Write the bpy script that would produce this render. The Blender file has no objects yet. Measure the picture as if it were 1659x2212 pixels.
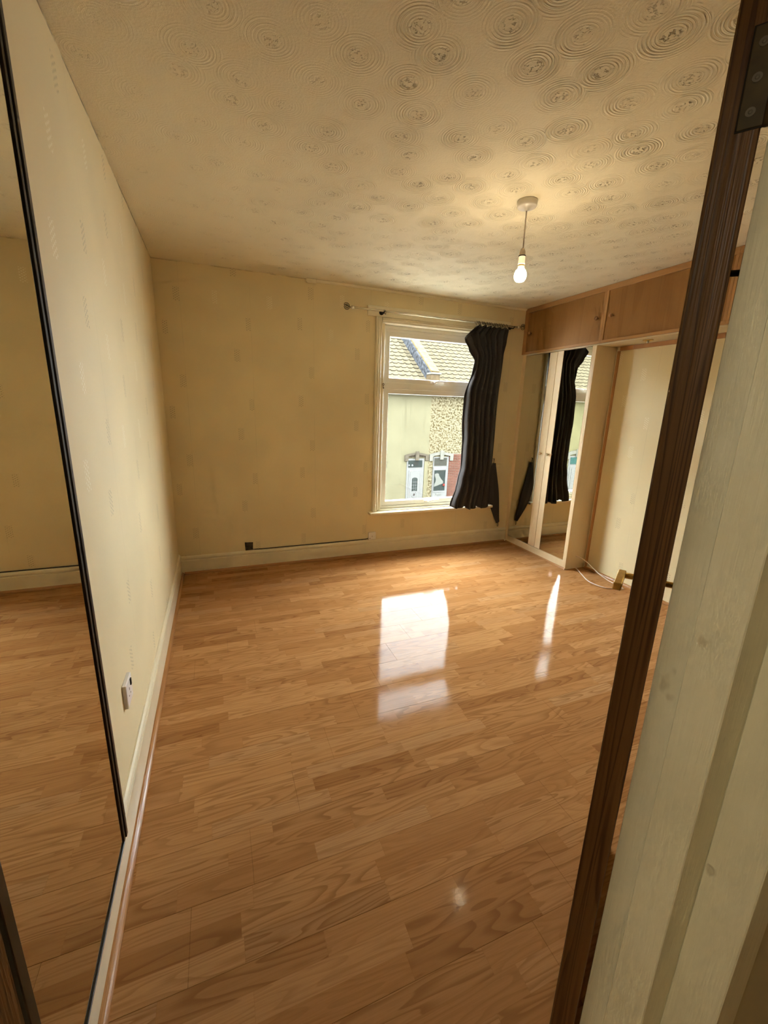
import bpy, bmesh, math, random
from mathutils import Vector, Matrix

# ---------------------------------------------------------------- scene, camera, sky, exposure
S = bpy.context.scene
C = S.collection
random.seed(7)
PI = math.pi

FPX = 905.77
YAW, PITCH, ROLL = 0.381065391, 0.245897136, -0.0306109607
CAMZ = 1.45

def make_camera():
    cy, sy, cp, sp, cr, sr = (math.cos(YAW), math.sin(YAW), math.cos(PITCH), math.sin(PITCH), math.cos(ROLL), math.sin(ROLL))
    f = Vector((sy * cp, cy * cp, -sp)); r = Vector((cy, -sy, 0)); d = f.cross(r)
    r2 = r * cr + d * sr; d2 = -r * sr + d * cr
    cam = bpy.data.cameras.new('camera'); o = bpy.data.objects.new('camera', cam); C.objects.link(o)
    m = Matrix((r2, -d2, -f)).transposed().to_4x4(); m.translation = Vector((0, 0, CAMZ)); o.matrix_world = m
    cam.sensor_fit = 'HORIZONTAL'; cam.sensor_width = 36; cam.lens = 36 * FPX / 1659; cam.clip_start = 0.02; cam.clip_end = 300
    S.camera = o
make_camera()

SKY_STRENGTH = 31.0
w = bpy.data.worlds.new('sky'); S.world = w; w.use_nodes = True
bg = w.node_tree.nodes['Background']; bg.inputs[0].default_value = (0.89, 0.945, 1.0, 1); bg.inputs[1].default_value = SKY_STRENGTH

vs = S.view_settings
vs.view_transform = 'Standard'; vs.look = 'None'; vs.gamma = 1.0; vs.exposure = 0.38
try: vs.use_curve_mapping = False
except Exception: pass
S.cycles.max_bounces = 6; S.cycles.diffuse_bounces = 4; S.cycles.glossy_bounces = 4; S.cycles.transparent_max_bounces = 8
S.cycles.sample_clamp_indirect = 0.0
S.cycles.caustics_reflective = False; S.cycles.caustics_refractive = False; S.cycles.blur_glossy = 0.5
S.cycles.use_denoising = True
S.cycles.use_adaptive_sampling = True; S.cycles.adaptive_threshold = 0.1; S.cycles.adaptive_min_samples = 20

# ---------------------------------------------------------------- room measures (metres; camera stands at x=0, y=0)
XL, YW, ZC, XR = -0.362, 3.765, 2.445, 3.235       # left wall, window wall, ceiling, right (chimney breast) wall
YD0, YD1 = 0.19, 0.344                              # door wall, landing face and room face
WX0, WX1, WZ0, WZ1 = 1.43, 2.66, 0.445, 2.19        # window opening
XW, XC = 3.004, 2.984                                 # wardrobe front, overhead cupboard front

# ---------------------------------------------------------------- material helpers
class Ex:
    """A node socket with arithmetic, so that procedural patterns read as formulas."""
    def __init__(s, nt, sock): s.nt, s.s = nt, sock
    def _m(s, op, *o, clamp=False):
        n = s.nt.nodes.new('ShaderNodeMath'); n.operation = op; n.use_clamp = clamp
        for i, v in enumerate((s,) + o):
            if isinstance(v, Ex): s.nt.links.new(v.s, n.inputs[i])
            else: n.inputs[i].default_value = v
        return Ex(s.nt, n.outputs[0])
    def __add__(s, o): return s._m('ADD', o)
    __radd__ = __add__
    def __sub__(s, o): return s._m('SUBTRACT', o)
    def __rsub__(s, o): return (s * -1.0) + o
    def __mul__(s, o): return s._m('MULTIPLY', o)
    __rmul__ = __mul__
    def __truediv__(s, o): return s._m('DIVIDE', o)
    def lt(s, v): return s._m('LESS_THAN', v)
    def gt(s, v): return s._m('GREATER_THAN', v)
    def abs(s): return s._m('ABSOLUTE')
    def floor(s): return s._m('FLOOR')
    def frac(s): return s._m('FRACT')
    def sin(s): return s._m('SINE')
    def pow(s, v): return s._m('POWER', v)
    def max(s, v): return s._m('MAXIMUM', v)
    def min(s, v): return s._m('MINIMUM', v)
    def clamp(s): return s._m('ADD', 0.0, clamp=True)
    def sm(s, a, b):
        n = s.nt.nodes.new('ShaderNodeMapRange'); n.interpolation_type = 'SMOOTHSTEP'
        s.nt.links.new(s.s, n.inputs[0]); n.inputs[1].default_value = a; n.inputs[2].default_value = b
        return Ex(s.nt, n.outputs[0])

class Mat:
    def __init__(self, name, col=(0.5, 0.5, 0.5), rough=0.5, metal=0.0, spec=0.5, coat=0.0):
        self.m = bpy.data.materials.new(name); self.m.use_nodes = True
        self.nt = self.m.node_tree; self.b = self.nt.nodes['Principled BSDF']
        self.set('Base Color', col); self.set('Roughness', rough); self.set('Metallic', metal)
        self.set('Specular IOR Level', spec); self.set('Coat Weight', coat); self.set('Coat Roughness', 0.1)
    def set(self, k, v):
        i = self.b.inputs[k]
        if isinstance(v, Ex): self.nt.links.new(v.s, i)
        elif isinstance(v, bpy.types.NodeSocket): self.nt.links.new(v, i)
        elif isinstance(v, tuple): i.default_value = (*v, 1) if len(v) == 3 else v
        else: i.default_value = v
    def node(self, t, **kw):
        n = self.nt.nodes.new(t)
        for k, v in kw.items(): setattr(n, k, v)
        return n
    def pos(self):
        g = self.node('ShaderNodeNewGeometry'); s = self.node('ShaderNodeSeparateXYZ'); self.nt.links.new(g.outputs['Position'], s.inputs[0])
        return [Ex(self.nt, s.outputs[i]) for i in range(3)]
    def obj(self):
        g = self.node('ShaderNodeTexCoord'); s = self.node('ShaderNodeSeparateXYZ'); self.nt.links.new(g.outputs['Object'], s.inputs[0])
        return [Ex(self.nt, s.outputs[i]) for i in range(3)]
    def vec(self, x, y, z=0.0):
        c = self.node('ShaderNodeCombineXYZ')
        for i, v in enumerate((x, y, z)):
            if isinstance(v, Ex): self.nt.links.new(v.s, c.inputs[i])
            else: c.inputs[i].default_value = v
        return c.outputs[0]
    def noise(self, vec, scale=1.0, detail=2.0, rough=0.5, dist=0.0):
        n = self.node('ShaderNodeTexNoise'); self.nt.links.new(vec, n.inputs['Vector'])
        n.inputs['Scale'].default_value = scale; n.inputs['Detail'].default_value = detail
        n.inputs['Roughness'].default_value = rough; n.inputs['Distortion'].default_value = dist
        return Ex(self.nt, n.outputs[0])
    def white(self, a, b=0.0, c=0.0):
        n = self.node('ShaderNodeTexWhiteNoise', noise_dimensions='3D'); self.nt.links.new(self.vec(a, b, c), n.inputs['Vector'])
        return Ex(self.nt, n.outputs['Value'])
    def voronoi(self, vec, scale, rnd=1.0, out='Distance'):
        n = self.node('ShaderNodeTexVoronoi', voronoi_dimensions='2D'); self.nt.links.new(vec, n.inputs['Vector'])
        n.inputs['Scale'].default_value = scale; n.inputs['Randomness'].default_value = rnd
        return Ex(self.nt, n.outputs['Distance']), n
    def mix(self, f, a, b):
        n = self.node('ShaderNodeMix', data_type='RGBA')
        for sock, v in ((n.inputs['Factor'], f), (n.inputs['A'], a), (n.inputs['B'], b)):
            pass
        fs = [i for i in n.inputs if i.name == 'Factor' and i.type == 'VALUE'][0]
        aa = [i for i in n.inputs if i.name == 'A' and i.type == 'RGBA'][0]
        bb = [i for i in n.inputs if i.name == 'B' and i.type == 'RGBA'][0]
        for sock, v in ((fs, f), (aa, a), (bb, b)):
            if isinstance(v, Ex): self.nt.links.new(v.s, sock)
            elif isinstance(v, bpy.types.NodeSocket): self.nt.links.new(v, sock)
            elif isinstance(v, tuple): sock.default_value = (*v, 1)
            else: sock.default_value = v
        return [o for o in n.outputs if o.type == 'RGBA'][0]
    def bump(self, h, dist=0.002, strength=1.0):
        n = self.node('ShaderNodeBump'); n.inputs['Strength'].default_value = strength; n.inputs['Distance'].default_value = dist
        self.nt.links.new(h.s, n.inputs['Height']); self.nt.links.new(n.outputs[0], self.b.inputs['Normal'])

M = {}
def simple(name, col, rough=0.5, metal=0.0, spec=0.5, var=0.0, vscale=6.0, bumpd=0.0, bscale=60.0, coat=0.0):
    m = Mat(name, col, rough, metal, spec, coat)
    if var or bumpd:
        x, y, z = m.pos(); v = m.vec(x, y, z)
        if var:
            n = m.noise(v, vscale, 2.0, 0.6).sm(0.25, 0.75)
            m.set('Base Color', m.mix(n, tuple(c * (1 - var) for c in col), tuple(min(1, c * (1 + var)) for c in col)))
        if bumpd: m.bump(m.noise(v, bscale, 1.0), bumpd)
    M[name] = m.m
    return m

def wallpaper(name, axis, u0, offs, col, pale_from, sign=1.0, gloss=False):
    """Cream paper hung in 0.506 m drops, printed with little clusters of dashes that repeat every 0.622 m."""
    m = Mat(name, col, 0.55, 0, 0.3)
    P = m.pos(); u = P[axis] * sign; z = P[2]
    r = ((u - u0) / 0.506); roll = r.floor(); ul = (r - roll) * 0.506
    zo = None
    for k, o in offs.items():
        t = (roll - float(k)).abs().lt(0.5) * o
        zo = t if zo is None else zo + t
    dash = (u / 0.0125).frac().lt(0.66) * ((z + (u / 0.0125).floor() * 0.0083) / 0.0166).frac().lt(0.42)
    def cl(c, dz):
        q = (((z - zo - dz) / 0.622) + 0.5).frac() - 0.5
        return (ul - c).abs().lt(0.021) * q.abs().lt(0.047 / 0.622)
    dark = (cl(0.390, 0.0) + cl(0.485, 0.24)) * dash
    pale = (cl(0.151, 0.134) + cl(0.247, 0.414)) * dash
    seam = (ul.lt(0.0018)) * m.noise(m.vec(roll * 7.3, 0.0, z), 3.0, 2).sm(0.35, 0.6)
    v = m.vec(P[0], P[1], P[2])
    base = m.mix(m.noise(v, 1.6, 2.0, 0.6).sm(0.3, 0.7), tuple(c * 0.94 for c in col), tuple(c * 1.04 for c in col))
    lit = z.sm(pale_from, pale_from + 0.25)   # sheen on the ink painted as a paler print up the wall
    if gloss: dark, pale = dark * (1.0 - lit), pale + dark  # dark dashes also go pale higher up, their sheen put into the colour
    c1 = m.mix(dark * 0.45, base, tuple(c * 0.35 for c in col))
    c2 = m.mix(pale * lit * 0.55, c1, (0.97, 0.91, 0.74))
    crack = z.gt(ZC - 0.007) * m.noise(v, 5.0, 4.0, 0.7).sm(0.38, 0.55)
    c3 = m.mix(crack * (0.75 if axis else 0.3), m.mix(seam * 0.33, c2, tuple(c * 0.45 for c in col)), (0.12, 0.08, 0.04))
    m.set('Base Color', c3)
    M[name] = m.m

WALLC = (0.785, 0.662, 0.405)
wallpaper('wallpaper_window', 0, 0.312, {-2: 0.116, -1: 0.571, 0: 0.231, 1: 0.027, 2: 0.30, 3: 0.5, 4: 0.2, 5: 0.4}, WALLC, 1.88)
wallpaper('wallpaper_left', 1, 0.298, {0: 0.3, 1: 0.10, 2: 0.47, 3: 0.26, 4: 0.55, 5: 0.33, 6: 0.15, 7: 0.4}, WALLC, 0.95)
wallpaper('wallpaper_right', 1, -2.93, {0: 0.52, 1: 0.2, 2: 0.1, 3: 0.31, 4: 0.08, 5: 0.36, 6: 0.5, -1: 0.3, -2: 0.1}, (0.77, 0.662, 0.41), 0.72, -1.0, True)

def ceiling_mat():
    m = Mat('textured_ceiling', (0.8, 0.7, 0.5), 0.7, 0, 0.3)
    x, y, z = m.pos()
    a = math.radians(-27)
    u = x * math.cos(a) - y * math.sin(a); v = x * math.sin(a) + y * math.cos(a)
    wob = m.noise(m.vec(x, y), 9.0, 2.0) - 0.5
    d, n = m.voronoi(m.vec(u, v), 1 / 0.172, 0.42)
    d = d * 0.172
    wht = m.node('ShaderNodeSeparateColor'); m.nt.links.new(n.outputs['Color'], wht.inputs[0])
    cr = Ex(m.nt, wht.outputs[0])
    patch = m.noise(m.vec(x, y), 4.5, 1.0).sm(0.36, 0.62)
    streak = m.noise(m.vec(x, y, d * 30.0), 14.0, 1.0)
    rings = ((d + wob * 0.006) * (2 * PI / 0.0098)).sin() * 0.5 + 0.5
    fade = (d * -1.0).sm(-0.105, -0.06) * (d.sm(0.012, 0.03)) * (patch * 0.75 + 0.25) * streak.sm(0.3, 0.6)
    stip = m.noise(m.vec(x, y, cr * 9.0), 95.0, 2.0, 0.6)
    blob = (1.0 - (d + (m.noise(m.vec(x, y), 40.0, 2) - 0.5) * 0.03).sm(0.016, 0.036)) * (patch * 0.6 + 0.4)
    pits = blob * (1.0 - stip.sm(0.36, 0.47))
    fine = m.noise(m.vec(x, y), 120.0, 2.0, 0.65)
    left = x.sm(-0.3, 0.9) * 0.75 + 0.25
    h = rings * fade * left * 0.8 + blob * 0.3 * left - pits * 1.6 * left + fine * 0.35 + m.noise(m.vec(x, y), 7.0, 2.0) * 1.2
    m.bump(h, 0.0035, 1.0)
    col = m.mix(m.noise(m.vec(x, y), 1.3, 1.0).sm(0.3, 0.7), (0.80, 0.72, 0.53), (0.86, 0.78, 0.58))
    m.set('Base Color', m.mix(pits * left * 0.75, col, (0.30, 0.215, 0.10)))
    M['ceiling'] = m.m
ceiling_mat()

BOARD, Y0B = 0.19, 1.995 - 0.19 * 11
def laminate():
    m = Mat('laminate', (0.5, 0.25, 0.1), 0.2, 0, 0.045)
    x, y, z = m.pos()
    sy = (y - Y0B) / (BOARD / 3); srow = sy.floor(); sv = sy - srow
    off = m.white(srow, 3.7) * 0.9
    q = (x + off) / 0.42 + m.noise(m.vec(srow * 5.1, 0.0), 1.0) * 2.0
    blk = q.floor(); bu = q - blk
    rid = m.white(srow, blk, 1.0); rid2 = m.white(srow, blk, 8.0); rid3 = m.white(srow, blk, 15.0)
    # contour lines of a stretched noise give the cathedral figure
    n = m.noise(m.vec(x * 1.25 + rid * 37.0, (sv - 0.5) * (rid3 * 0.5 + 0.45) + rid2 * 9.0, rid3 * 20.0), 1.9, 0.8, 0.4, 0.1)
    rg = (n * 9.0).frac()
    line = rg.sm(0.35, 0.92) * (1.0 - rg.sm(0.93, 1.0))
    fineg = m.noise(m.vec(x * 2.5, y * 95.0, rid * 10.0), 2.0, 2.0, 0.7).sm(0.35, 0.72)
    fleck = m.noise(m.vec(x * 9.0, y * 160.0, rid2 * 4.0), 1.6, 2.0).sm(0.62, 0.75)
    base = m.mix(rid, (0.435, 0.208, 0.074), (0.555, 0.295, 0.118))
    base = m.mix(rid2.sm(0.80, 0.98) * 0.65, base, (0.330, 0.148, 0.050))
    base = m.mix(rid3.sm(0.86, 1.0) * 0.6, base, (0.545, 0.315, 0.145))
    c = m.mix(line * (rid2 * 0.42 + 0.20), base, (0.225, 0.092, 0.030))
    c = m.mix(fineg * 0.28, c, (0.290, 0.123, 0.041))
    c = m.mix(fleck * 0.18, c, (0.250, 0.110, 0.040))
    by = ((y - Y0B) / BOARD).frac()
    edge = (1.0 - by.sm(0.0, 0.010)) + by.sm(0.990, 1.0)
    sedge = (1.0 - sv.sm(0.0, 0.03)) + sv.sm(0.97, 1.0) + (1.0 - bu.sm(0.0, 0.006))
    c = m.mix(sedge.clamp() * 0.30, c, (0.300, 0.130, 0.045))
    c = m.mix(edge.clamp() * 0.12, c, (0.16, 0.07, 0.025))
    m.set('Base Color', c)
    wear = m.noise(m.vec(x * 2.0, y * 2.0), 1.5, 2.0, 0.6).sm(0.45, 0.75)
    scr = m.noise(m.vec(x * 60.0, y * 9.0), 1.0, 3.0, 0.6)
    m.set('Roughness', wear * 0.06 + scr * 0.04 + (1.0 - y.sm(0.9, 2.0)) * 0.035 + 0.04)
    m.bump(m.noise(m.vec(x * 26.0, y * 45.0), 1.0, 2.0, 0.6), 0.00014, 1.0)
    M['laminate'] = m.m
laminate()

def wood(name, dark, light, axis=2, scale=1.0, rough=0.45, lines=9.0, knots=False, spec=0.4, amt=0.7, xs=7.0):
    m = Mat(name, light, rough, 0, spec)
    P = m.pos(); L = P[axis]; A = P[(axis + 1) % 3]; B = P[(axis + 2) % 3]
    n = m.noise(m.vec(A * xs * scale, B * xs * scale, L * 0.55 * scale), 1.3, 2.0, 0.5, 0.2)
    rg = (n * lines).frac(); line = rg.sm(0.45, 0.92) * (1.0 - rg.sm(0.93, 1.0))
    f = m.noise(m.vec(A * 170.0, B * 170.0, L * 3.0), 1.0, 2.0, 0.7).sm(0.3, 0.7)
    c = m.mix(line * amt + f * 0.25, light, dark)
    if knots:
        v = m.noise(m.vec(A * 14.0, B * 14.0, L * 2.4), 1.0, 1.0).sm(0.66, 0.76)
        c = m.mix(v * 0.9, c, tuple(k * 0.35 for k in dark))
    if knots:
        sc = m.noise(m.vec(A * 30.0, B * 30.0, L * 9.0), 1.0, 4.0, 0.75).sm(0.66, 0.74) * (L - 1.16).abs().lt(0.07)
        c = m.mix(sc * 0.45, c, (0.42, 0.36, 0.26))
    m.set('Base Color', c); m.bump(f, 0.0004)
    M[name] = m.m
wood('cupboard_door_wood', (0.24, 0.105, 0.025), (0.335, 0.165, 0.045), 2, 0.5, 0.5, 5.0, amt=0.35)
wood('cupboard_trim_wood', (0.36, 0.175, 0.058), (0.475, 0.26, 0.10), 1, 0.5, 0.4, 5.0, amt=0.35)
wood('cupboard_trim_wood_upright', (0.36, 0.175, 0.058), (0.475, 0.26, 0.10), 2, 0.5, 0.4, 5.0, amt=0.35)
wood('orange_batten_wood', (0.42, 0.19, 0.068), (0.54, 0.28, 0.115), 2, 0.6, 0.45, 5.0, amt=0.35)
wood('stained_door_wood', (0.060, 0.023, 0.006), (0.150, 0.070, 0.022), 2, 1.2, 0.38, 8.0, True, amt=0.85, xs=24.0)
wood('wardrobe_wood', (0.70, 0.53, 0.31), (0.76, 0.60, 0.37), 2, 0.5, 0.38, 4.0, amt=0.4)
wood('floor_bead_wood', (0.30, 0.125, 0.04), (0.44, 0.215, 0.08), 1, 0.8, 0.22, 5.0, amt=0.4)
wood('floor_bead_wood_across', (0.30, 0.125, 0.04), (0.44, 0.215, 0.08), 0, 0.8, 0.22, 5.0, amt=0.4)
simple('cream_gloss', (0.80, 0.71, 0.50), 0.28, var=0.05, bumpd=0.0006, bscale=30)
def frame_paint():
    m = Mat('cream_frame_paint', (0.74, 0.705, 0.53), 0.36); x, y, z = m.pos(); v = m.vec(x, y, z)
    dirt = m.noise(v, 5.0, 4.0, 0.6).sm(0.25, 0.75)
    chip = m.noise(m.vec(x, y, z * 0.6), 26.0, 2.0).sm(0.70, 0.76)
    c = m.mix(dirt, (0.70, 0.66, 0.485), (0.77, 0.735, 0.56))
    m.set('Base Color', m.mix(chip * 0.5, c, (0.42, 0.36, 0.22)))
    m.bump(m.noise(m.vec(x * 150.0, y * 150.0, z * 5.0), 1.0, 3.0, 0.6) * 0.7 + m.noise(v, 18.0, 2.0) * 0.8 - chip * 0.8, 0.0011)
    M['cream_frame_paint'] = m.m
frame_paint()
simple('landing_paint', (0.50, 0.44, 0.29), 0.6, var=0.05)
simple('pale_plaster', (0.84, 0.76, 0.57), 0.7, var=0.05)
simple('upvc', (0.88, 0.87, 0.80), 0.3)
simple('window_paint', (0.82, 0.74, 0.54), 0.32, var=0.05, bumpd=0.0005, bscale=50)
simple('white_plastic', (0.80, 0.75, 0.68), 0.35)
simple('socket_plastic', (0.78, 0.73, 0.70), 0.35)
simple('pink_plastic', (0.62, 0.53, 0.46), 0.4)
simple('shelf_underside', (0.66, 0.55, 0.35), 0.5, var=0.03)
simple('black_frame', (0.022, 0.017, 0.012), 0.35, var=0.2)
simple('dark_gap', (0.01, 0.008, 0.006), 0.8)
simple('curtain_cloth', (0.066, 0.061, 0.060), 0.92, spec=0.08, var=0.12, vscale=200)
simple('black_cable', (0.012, 0.012, 0.012), 0.5)
simple('white_cable', (0.72, 0.60, 0.48), 0.4)
simple('brass', (0.72, 0.52, 0.19), 0.38, 1.0, var=0.15, vscale=40)
simple('dull_brass', (0.055, 0.040, 0.016), 0.5, 0.3, var=0.2, vscale=40)
simple('screw_steel', (0.13, 0.115, 0.09), 0.5, 0.4)
simple('dark_metal', (0.03, 0.028, 0.024), 0.4, 0.8)
simple('pole_metal', (0.80, 0.74, 0.58), 0.25, 0.6)
simple('cream_knob', (0.66, 0.53, 0.30), 0.35)
simple('wooden_knob', (0.30, 0.14, 0.05), 0.35, var=0.2, vscale=30)
simple('plaster_hole', (0.055, 0.045, 0.03), 0.9, var=0.6, vscale=70, bumpd=0.004, bscale=110)
# outdoors
EXT = 0.29   # house colours darkened so the view outside doesn't overexpose against the room
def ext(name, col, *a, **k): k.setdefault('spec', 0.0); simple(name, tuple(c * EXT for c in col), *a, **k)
simple('asphalt', (0.22, 0.21, 0.19), 0.9, spec=0.1, var=0.2)
simple('paving', (0.38, 0.35, 0.29), 0.9, spec=0.1, var=0.15)
ext('lintel_stone', (0.135, 0.115, 0.085), 0.8, var=0.25, vscale=9)
ext('lintel_white', (0.24, 0.235, 0.20), 0.7, var=0.05)
ext('white_door', (0.25, 0.25, 0.24), 0.5)
ext('door_glass', (0.045, 0.055, 0.05), 0.15)
ext('blind_glass', (0.075, 0.075, 0.062), 0.3)
ext('green_glass', (0.05, 0.12, 0.11), 0.2)
ext('net_curtain', (0.21, 0.215, 0.19), 0.9)
ext('door_mark', (0.055, 0.04, 0.035), 0.7)
ext('red_flower', (0.22, 0.04, 0.03), 0.8)
ext('parapet_slate', (0.088, 0.092, 0.100), 0.8, var=0.65, vscale=7)
ext('parapet_coping', (0.27, 0.20, 0.10), 0.8, var=0.2, vscale=6)
ext('parapet_brick', (0.15, 0.11, 0.065), 0.9, var=0.3, vscale=8)
ext('red_brick', (0.17, 0.062, 0.042), 0.9, var=0.2, vscale=5)
ext('pale_mortar', (0.24, 0.21, 0.16), 0.9)
ext('roof_tile', (0.160, 0.136, 0.090), 0.85, var=0.18, vscale=5)
ext('gutter', (0.22, 0.22, 0.2), 0.5)

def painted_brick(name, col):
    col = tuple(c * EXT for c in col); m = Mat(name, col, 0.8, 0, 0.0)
    x, y, z = m.pos()
    row = (z / 0.075).floor(); rz = (z / 0.075).frac(); bx = (x / 0.225 + row * 0.5).frac()
    mort = ((1.0 - rz.sm(0.0, 0.13)) + (1.0 - bx.sm(0.0, 0.05))).clamp() * m.noise(m.vec(x, z), 2.2, 3.0).sm(0.35, 0.7)
    st = m.noise(m.vec(x * 3.0, z * 0.25), 1.6, 3.0).sm(0.55, 0.75)
    pit = m.noise(m.vec(x, z), 14.0, 3.0).sm(0.64, 0.74)
    c = m.mix(m.noise(m.vec(x, z), 1.2, 4.0).sm(0.3, 0.7), tuple(k * 0.93 for k in col), tuple(k * 1.05 for k in col))
    c = m.mix(mort * 0.75, c, tuple(k * 0.5 for k in col)); c = m.mix(st * 0.45, c, tuple(k * 0.62 for k in col)); c = m.mix(pit * 0.3, c, tuple(k * 0.5 for k in col))
    m.set('Base Color', c); M[name] = m.m
painted_brick('painted_brick_cream', (0.235, 0.215, 0.135))
painted_brick('painted_brick_lemon', (0.235, 0.215, 0.115))
painted_brick('painted_brick_grey', (0.20, 0.195, 0.175))
def pebbledash():
    m = Mat('pebbledash', (0.2, 0.18, 0.12), 0.9, 0, 0.0); x, y, z = m.pos()
    n = m.noise(m.vec(x, z), 13.0, 3.0, 0.75).sm(0.42, 0.54)
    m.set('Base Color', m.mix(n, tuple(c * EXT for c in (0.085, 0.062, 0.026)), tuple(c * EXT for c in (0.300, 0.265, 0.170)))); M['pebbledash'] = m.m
pebbledash()

def mirror_mat():
    m = Mat('mirror_glass', (0.80, 0.80, 0.74), 0.0, 1.0); M['mirror'] = m.m
mirror_mat()
def pane_mat():
    mm = bpy.data.materials.new('window_glass'); mm.use_nodes = True; nt = mm.node_tree; nt.nodes.clear()
    o = nt.nodes.new('ShaderNodeOutputMaterial'); mx = nt.nodes.new('ShaderNodeMixShader'); fr = nt.nodes.new('ShaderNodeLayerWeight'); pw_ = nt.nodes.new('ShaderNodeMath'); ml = nt.nodes.new('ShaderNodeMath')
    t = nt.nodes.new('ShaderNodeBsdfTransparent'); g = nt.nodes.new('ShaderNodeBsdfGlossy'); g.inputs['Roughness'].default_value = 0.0
    t.inputs[0].default_value = (0.96, 0.98, 0.97, 1); fr.inputs['Blend'].default_value = 0.5; pw_.operation = 'POWER'; pw_.inputs[1].default_value = 5.0; ml.operation = 'MULTIPLY_ADD'; ml.inputs[1].default_value = 0.9; ml.inputs[2].default_value = 0.035
    nt.links.new(fr.outputs['Facing'], pw_.inputs[0]); nt.links.new(pw_.outputs[0], ml.inputs[0]); nt.links.new(ml.outputs[0], mx.inputs[0]); nt.links.new(t.outputs[0], mx.inputs[1]); nt.links.new(g.outputs[0], mx.inputs[2]); nt.links.new(mx.outputs[0], o.inputs[0])
    M['pane'] = mm
pane_mat()
def bulb_mat():
    m = Mat('bulb_glow', (1, 0.9, 0.7), 0.3); m.set('Emission Color', (1.0, 0.81, 0.52)); m.set('Emission Strength', 128.0); M['bulb'] = m.m
bulb_mat()

# ---------------------------------------------------------------- object helpers
WLOC = {}
def mk(name, bm, mat, parent=None, smooth=False):
    """Links a bmesh (built in world coordinates) as one object whose origin is the middle of its base."""
    me = bpy.data.meshes.new(name)
    xs = [v.co for v in bm.verts]
    lo = Vector([min(c[i] for c in xs) for i in range(3)]); hi = Vector([max(c[i] for c in xs) for i in range(3)])
    org = Vector(((lo.x + hi.x) / 2, (lo.y + hi.y) / 2, lo.z))
    bmesh.ops.translate(bm, verts=bm.verts, vec=-org)
    bmesh.ops.recalc_face_normals(bm, faces=bm.faces)
    bm.to_mesh(me); bm.free()
    if smooth:
        for p in me.polygons: p.use_smooth = True
    me.materials.append(M[mat])
    o = bpy.data.objects.new(name, me); C.objects.link(o)
    WLOC[o.name] = org
    if parent: o.parent = parent; o.location = org - WLOC[parent.name]
    else: o.location = org
    return o
def tag(o, label=None, cat=None, group=None, kind=None):
    for k, v in (('label', label), ('category', cat), ('group', group), ('kind', kind)):
        if v: o[k] = v
    return o
def empty(name, loc, **kw):
    o = bpy.data.objects.new(name, None); o.empty_display_size = 0.05; C.objects.link(o); o.location = loc; WLOC[o.name] = Vector(loc)
    return tag(o, **kw)
def B(): return bmesh.new()
def bx(bm, x0, x1, y0, y1, z0, z1, bev=0.0):
    r = bmesh.ops.create_cube(bm, size=1.0)
    vs_ = r['verts']
    for v in vs_:
        v.co = Vector(((x0 + x1) / 2 + v.co.x * (x1 - x0), (y0 + y1) / 2 + v.co.y * (y1 - y0), (z0 + z1) / 2 + v.co.z * (z1 - z0)))
    if bev:
        es = list({e for v in vs_ for e in v.link_edges})
        bmesh.ops.bevel(bm, geom=es, offset=bev, segments=1, affect='EDGES')
    return bm
def box(name, dims, mat, parent=None, bev=0.0): return mk(name, bx(B(), *dims, bev), mat, parent)
def sbox(name, dims, mat, label=None, bev=0.0): return tag(box(name, dims, mat, None, bev), label, kind='structure')
def prism(bm, prof, axis, a0, a1):
    """Extrudes a closed 2-D profile along an axis: axis 0 -> profile is (y,z), axis 1 -> (x,z), axis 2 -> (x,y)."""
    def P(p, a): return (a, p[0], p[1]) if axis == 0 else (p[0], a, p[1]) if axis == 1 else (p[0], p[1], a)
    A = [bm.verts.new(P(p, a0)) for p in prof]; Bv = [bm.verts.new(P(p, a1)) for p in prof]
    n = len(prof)
    for i in range(n): bm.faces.new((A[i], A[(i + 1) % n], Bv[(i + 1) % n], Bv[i]))
    bm.faces.new(A); bm.faces.new(Bv[::-1])
    return bm
def tube(bm, pts, r, seg=8, closed=False, caps=True):
    pts = [Vector(p) for p in pts]; n = len(pts); rings = []
    t0 = (pts[1] - pts[0]).normalized(); up = Vector((0, 0, 1)) if abs(t0.z) < 0.9 else Vector((1, 0, 0)); nrm = t0.cross(up).normalized()
    for i, p in enumerate(pts):
        a = pts[(i - 1) % n] if (i or closed) else p; b = pts[(i + 1) % n] if (i < n - 1 or closed) else p
        t = (b - a).normalized(); nrm = (nrm - t * nrm.dot(t)).normalized(); bi = t.cross(nrm)
        rr = r[i] if isinstance(r, (list, tuple)) else r
        rings.append([bm.verts.new(p + (nrm * math.cos(2 * PI * k / seg) + bi * math.sin(2 * PI * k / seg)) * rr) for k in range(seg)])
    for i in range(n if closed else n - 1):
        A, D = rings[i], rings[(i + 1) % n]
        for k in range(seg): bm.faces.new((A[k], A[(k + 1) % seg], D[(k + 1) % seg], D[k]))
    if caps and not closed: bm.faces.new(rings[0][::-1]); bm.faces.new(rings[-1])
    return bm
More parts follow.
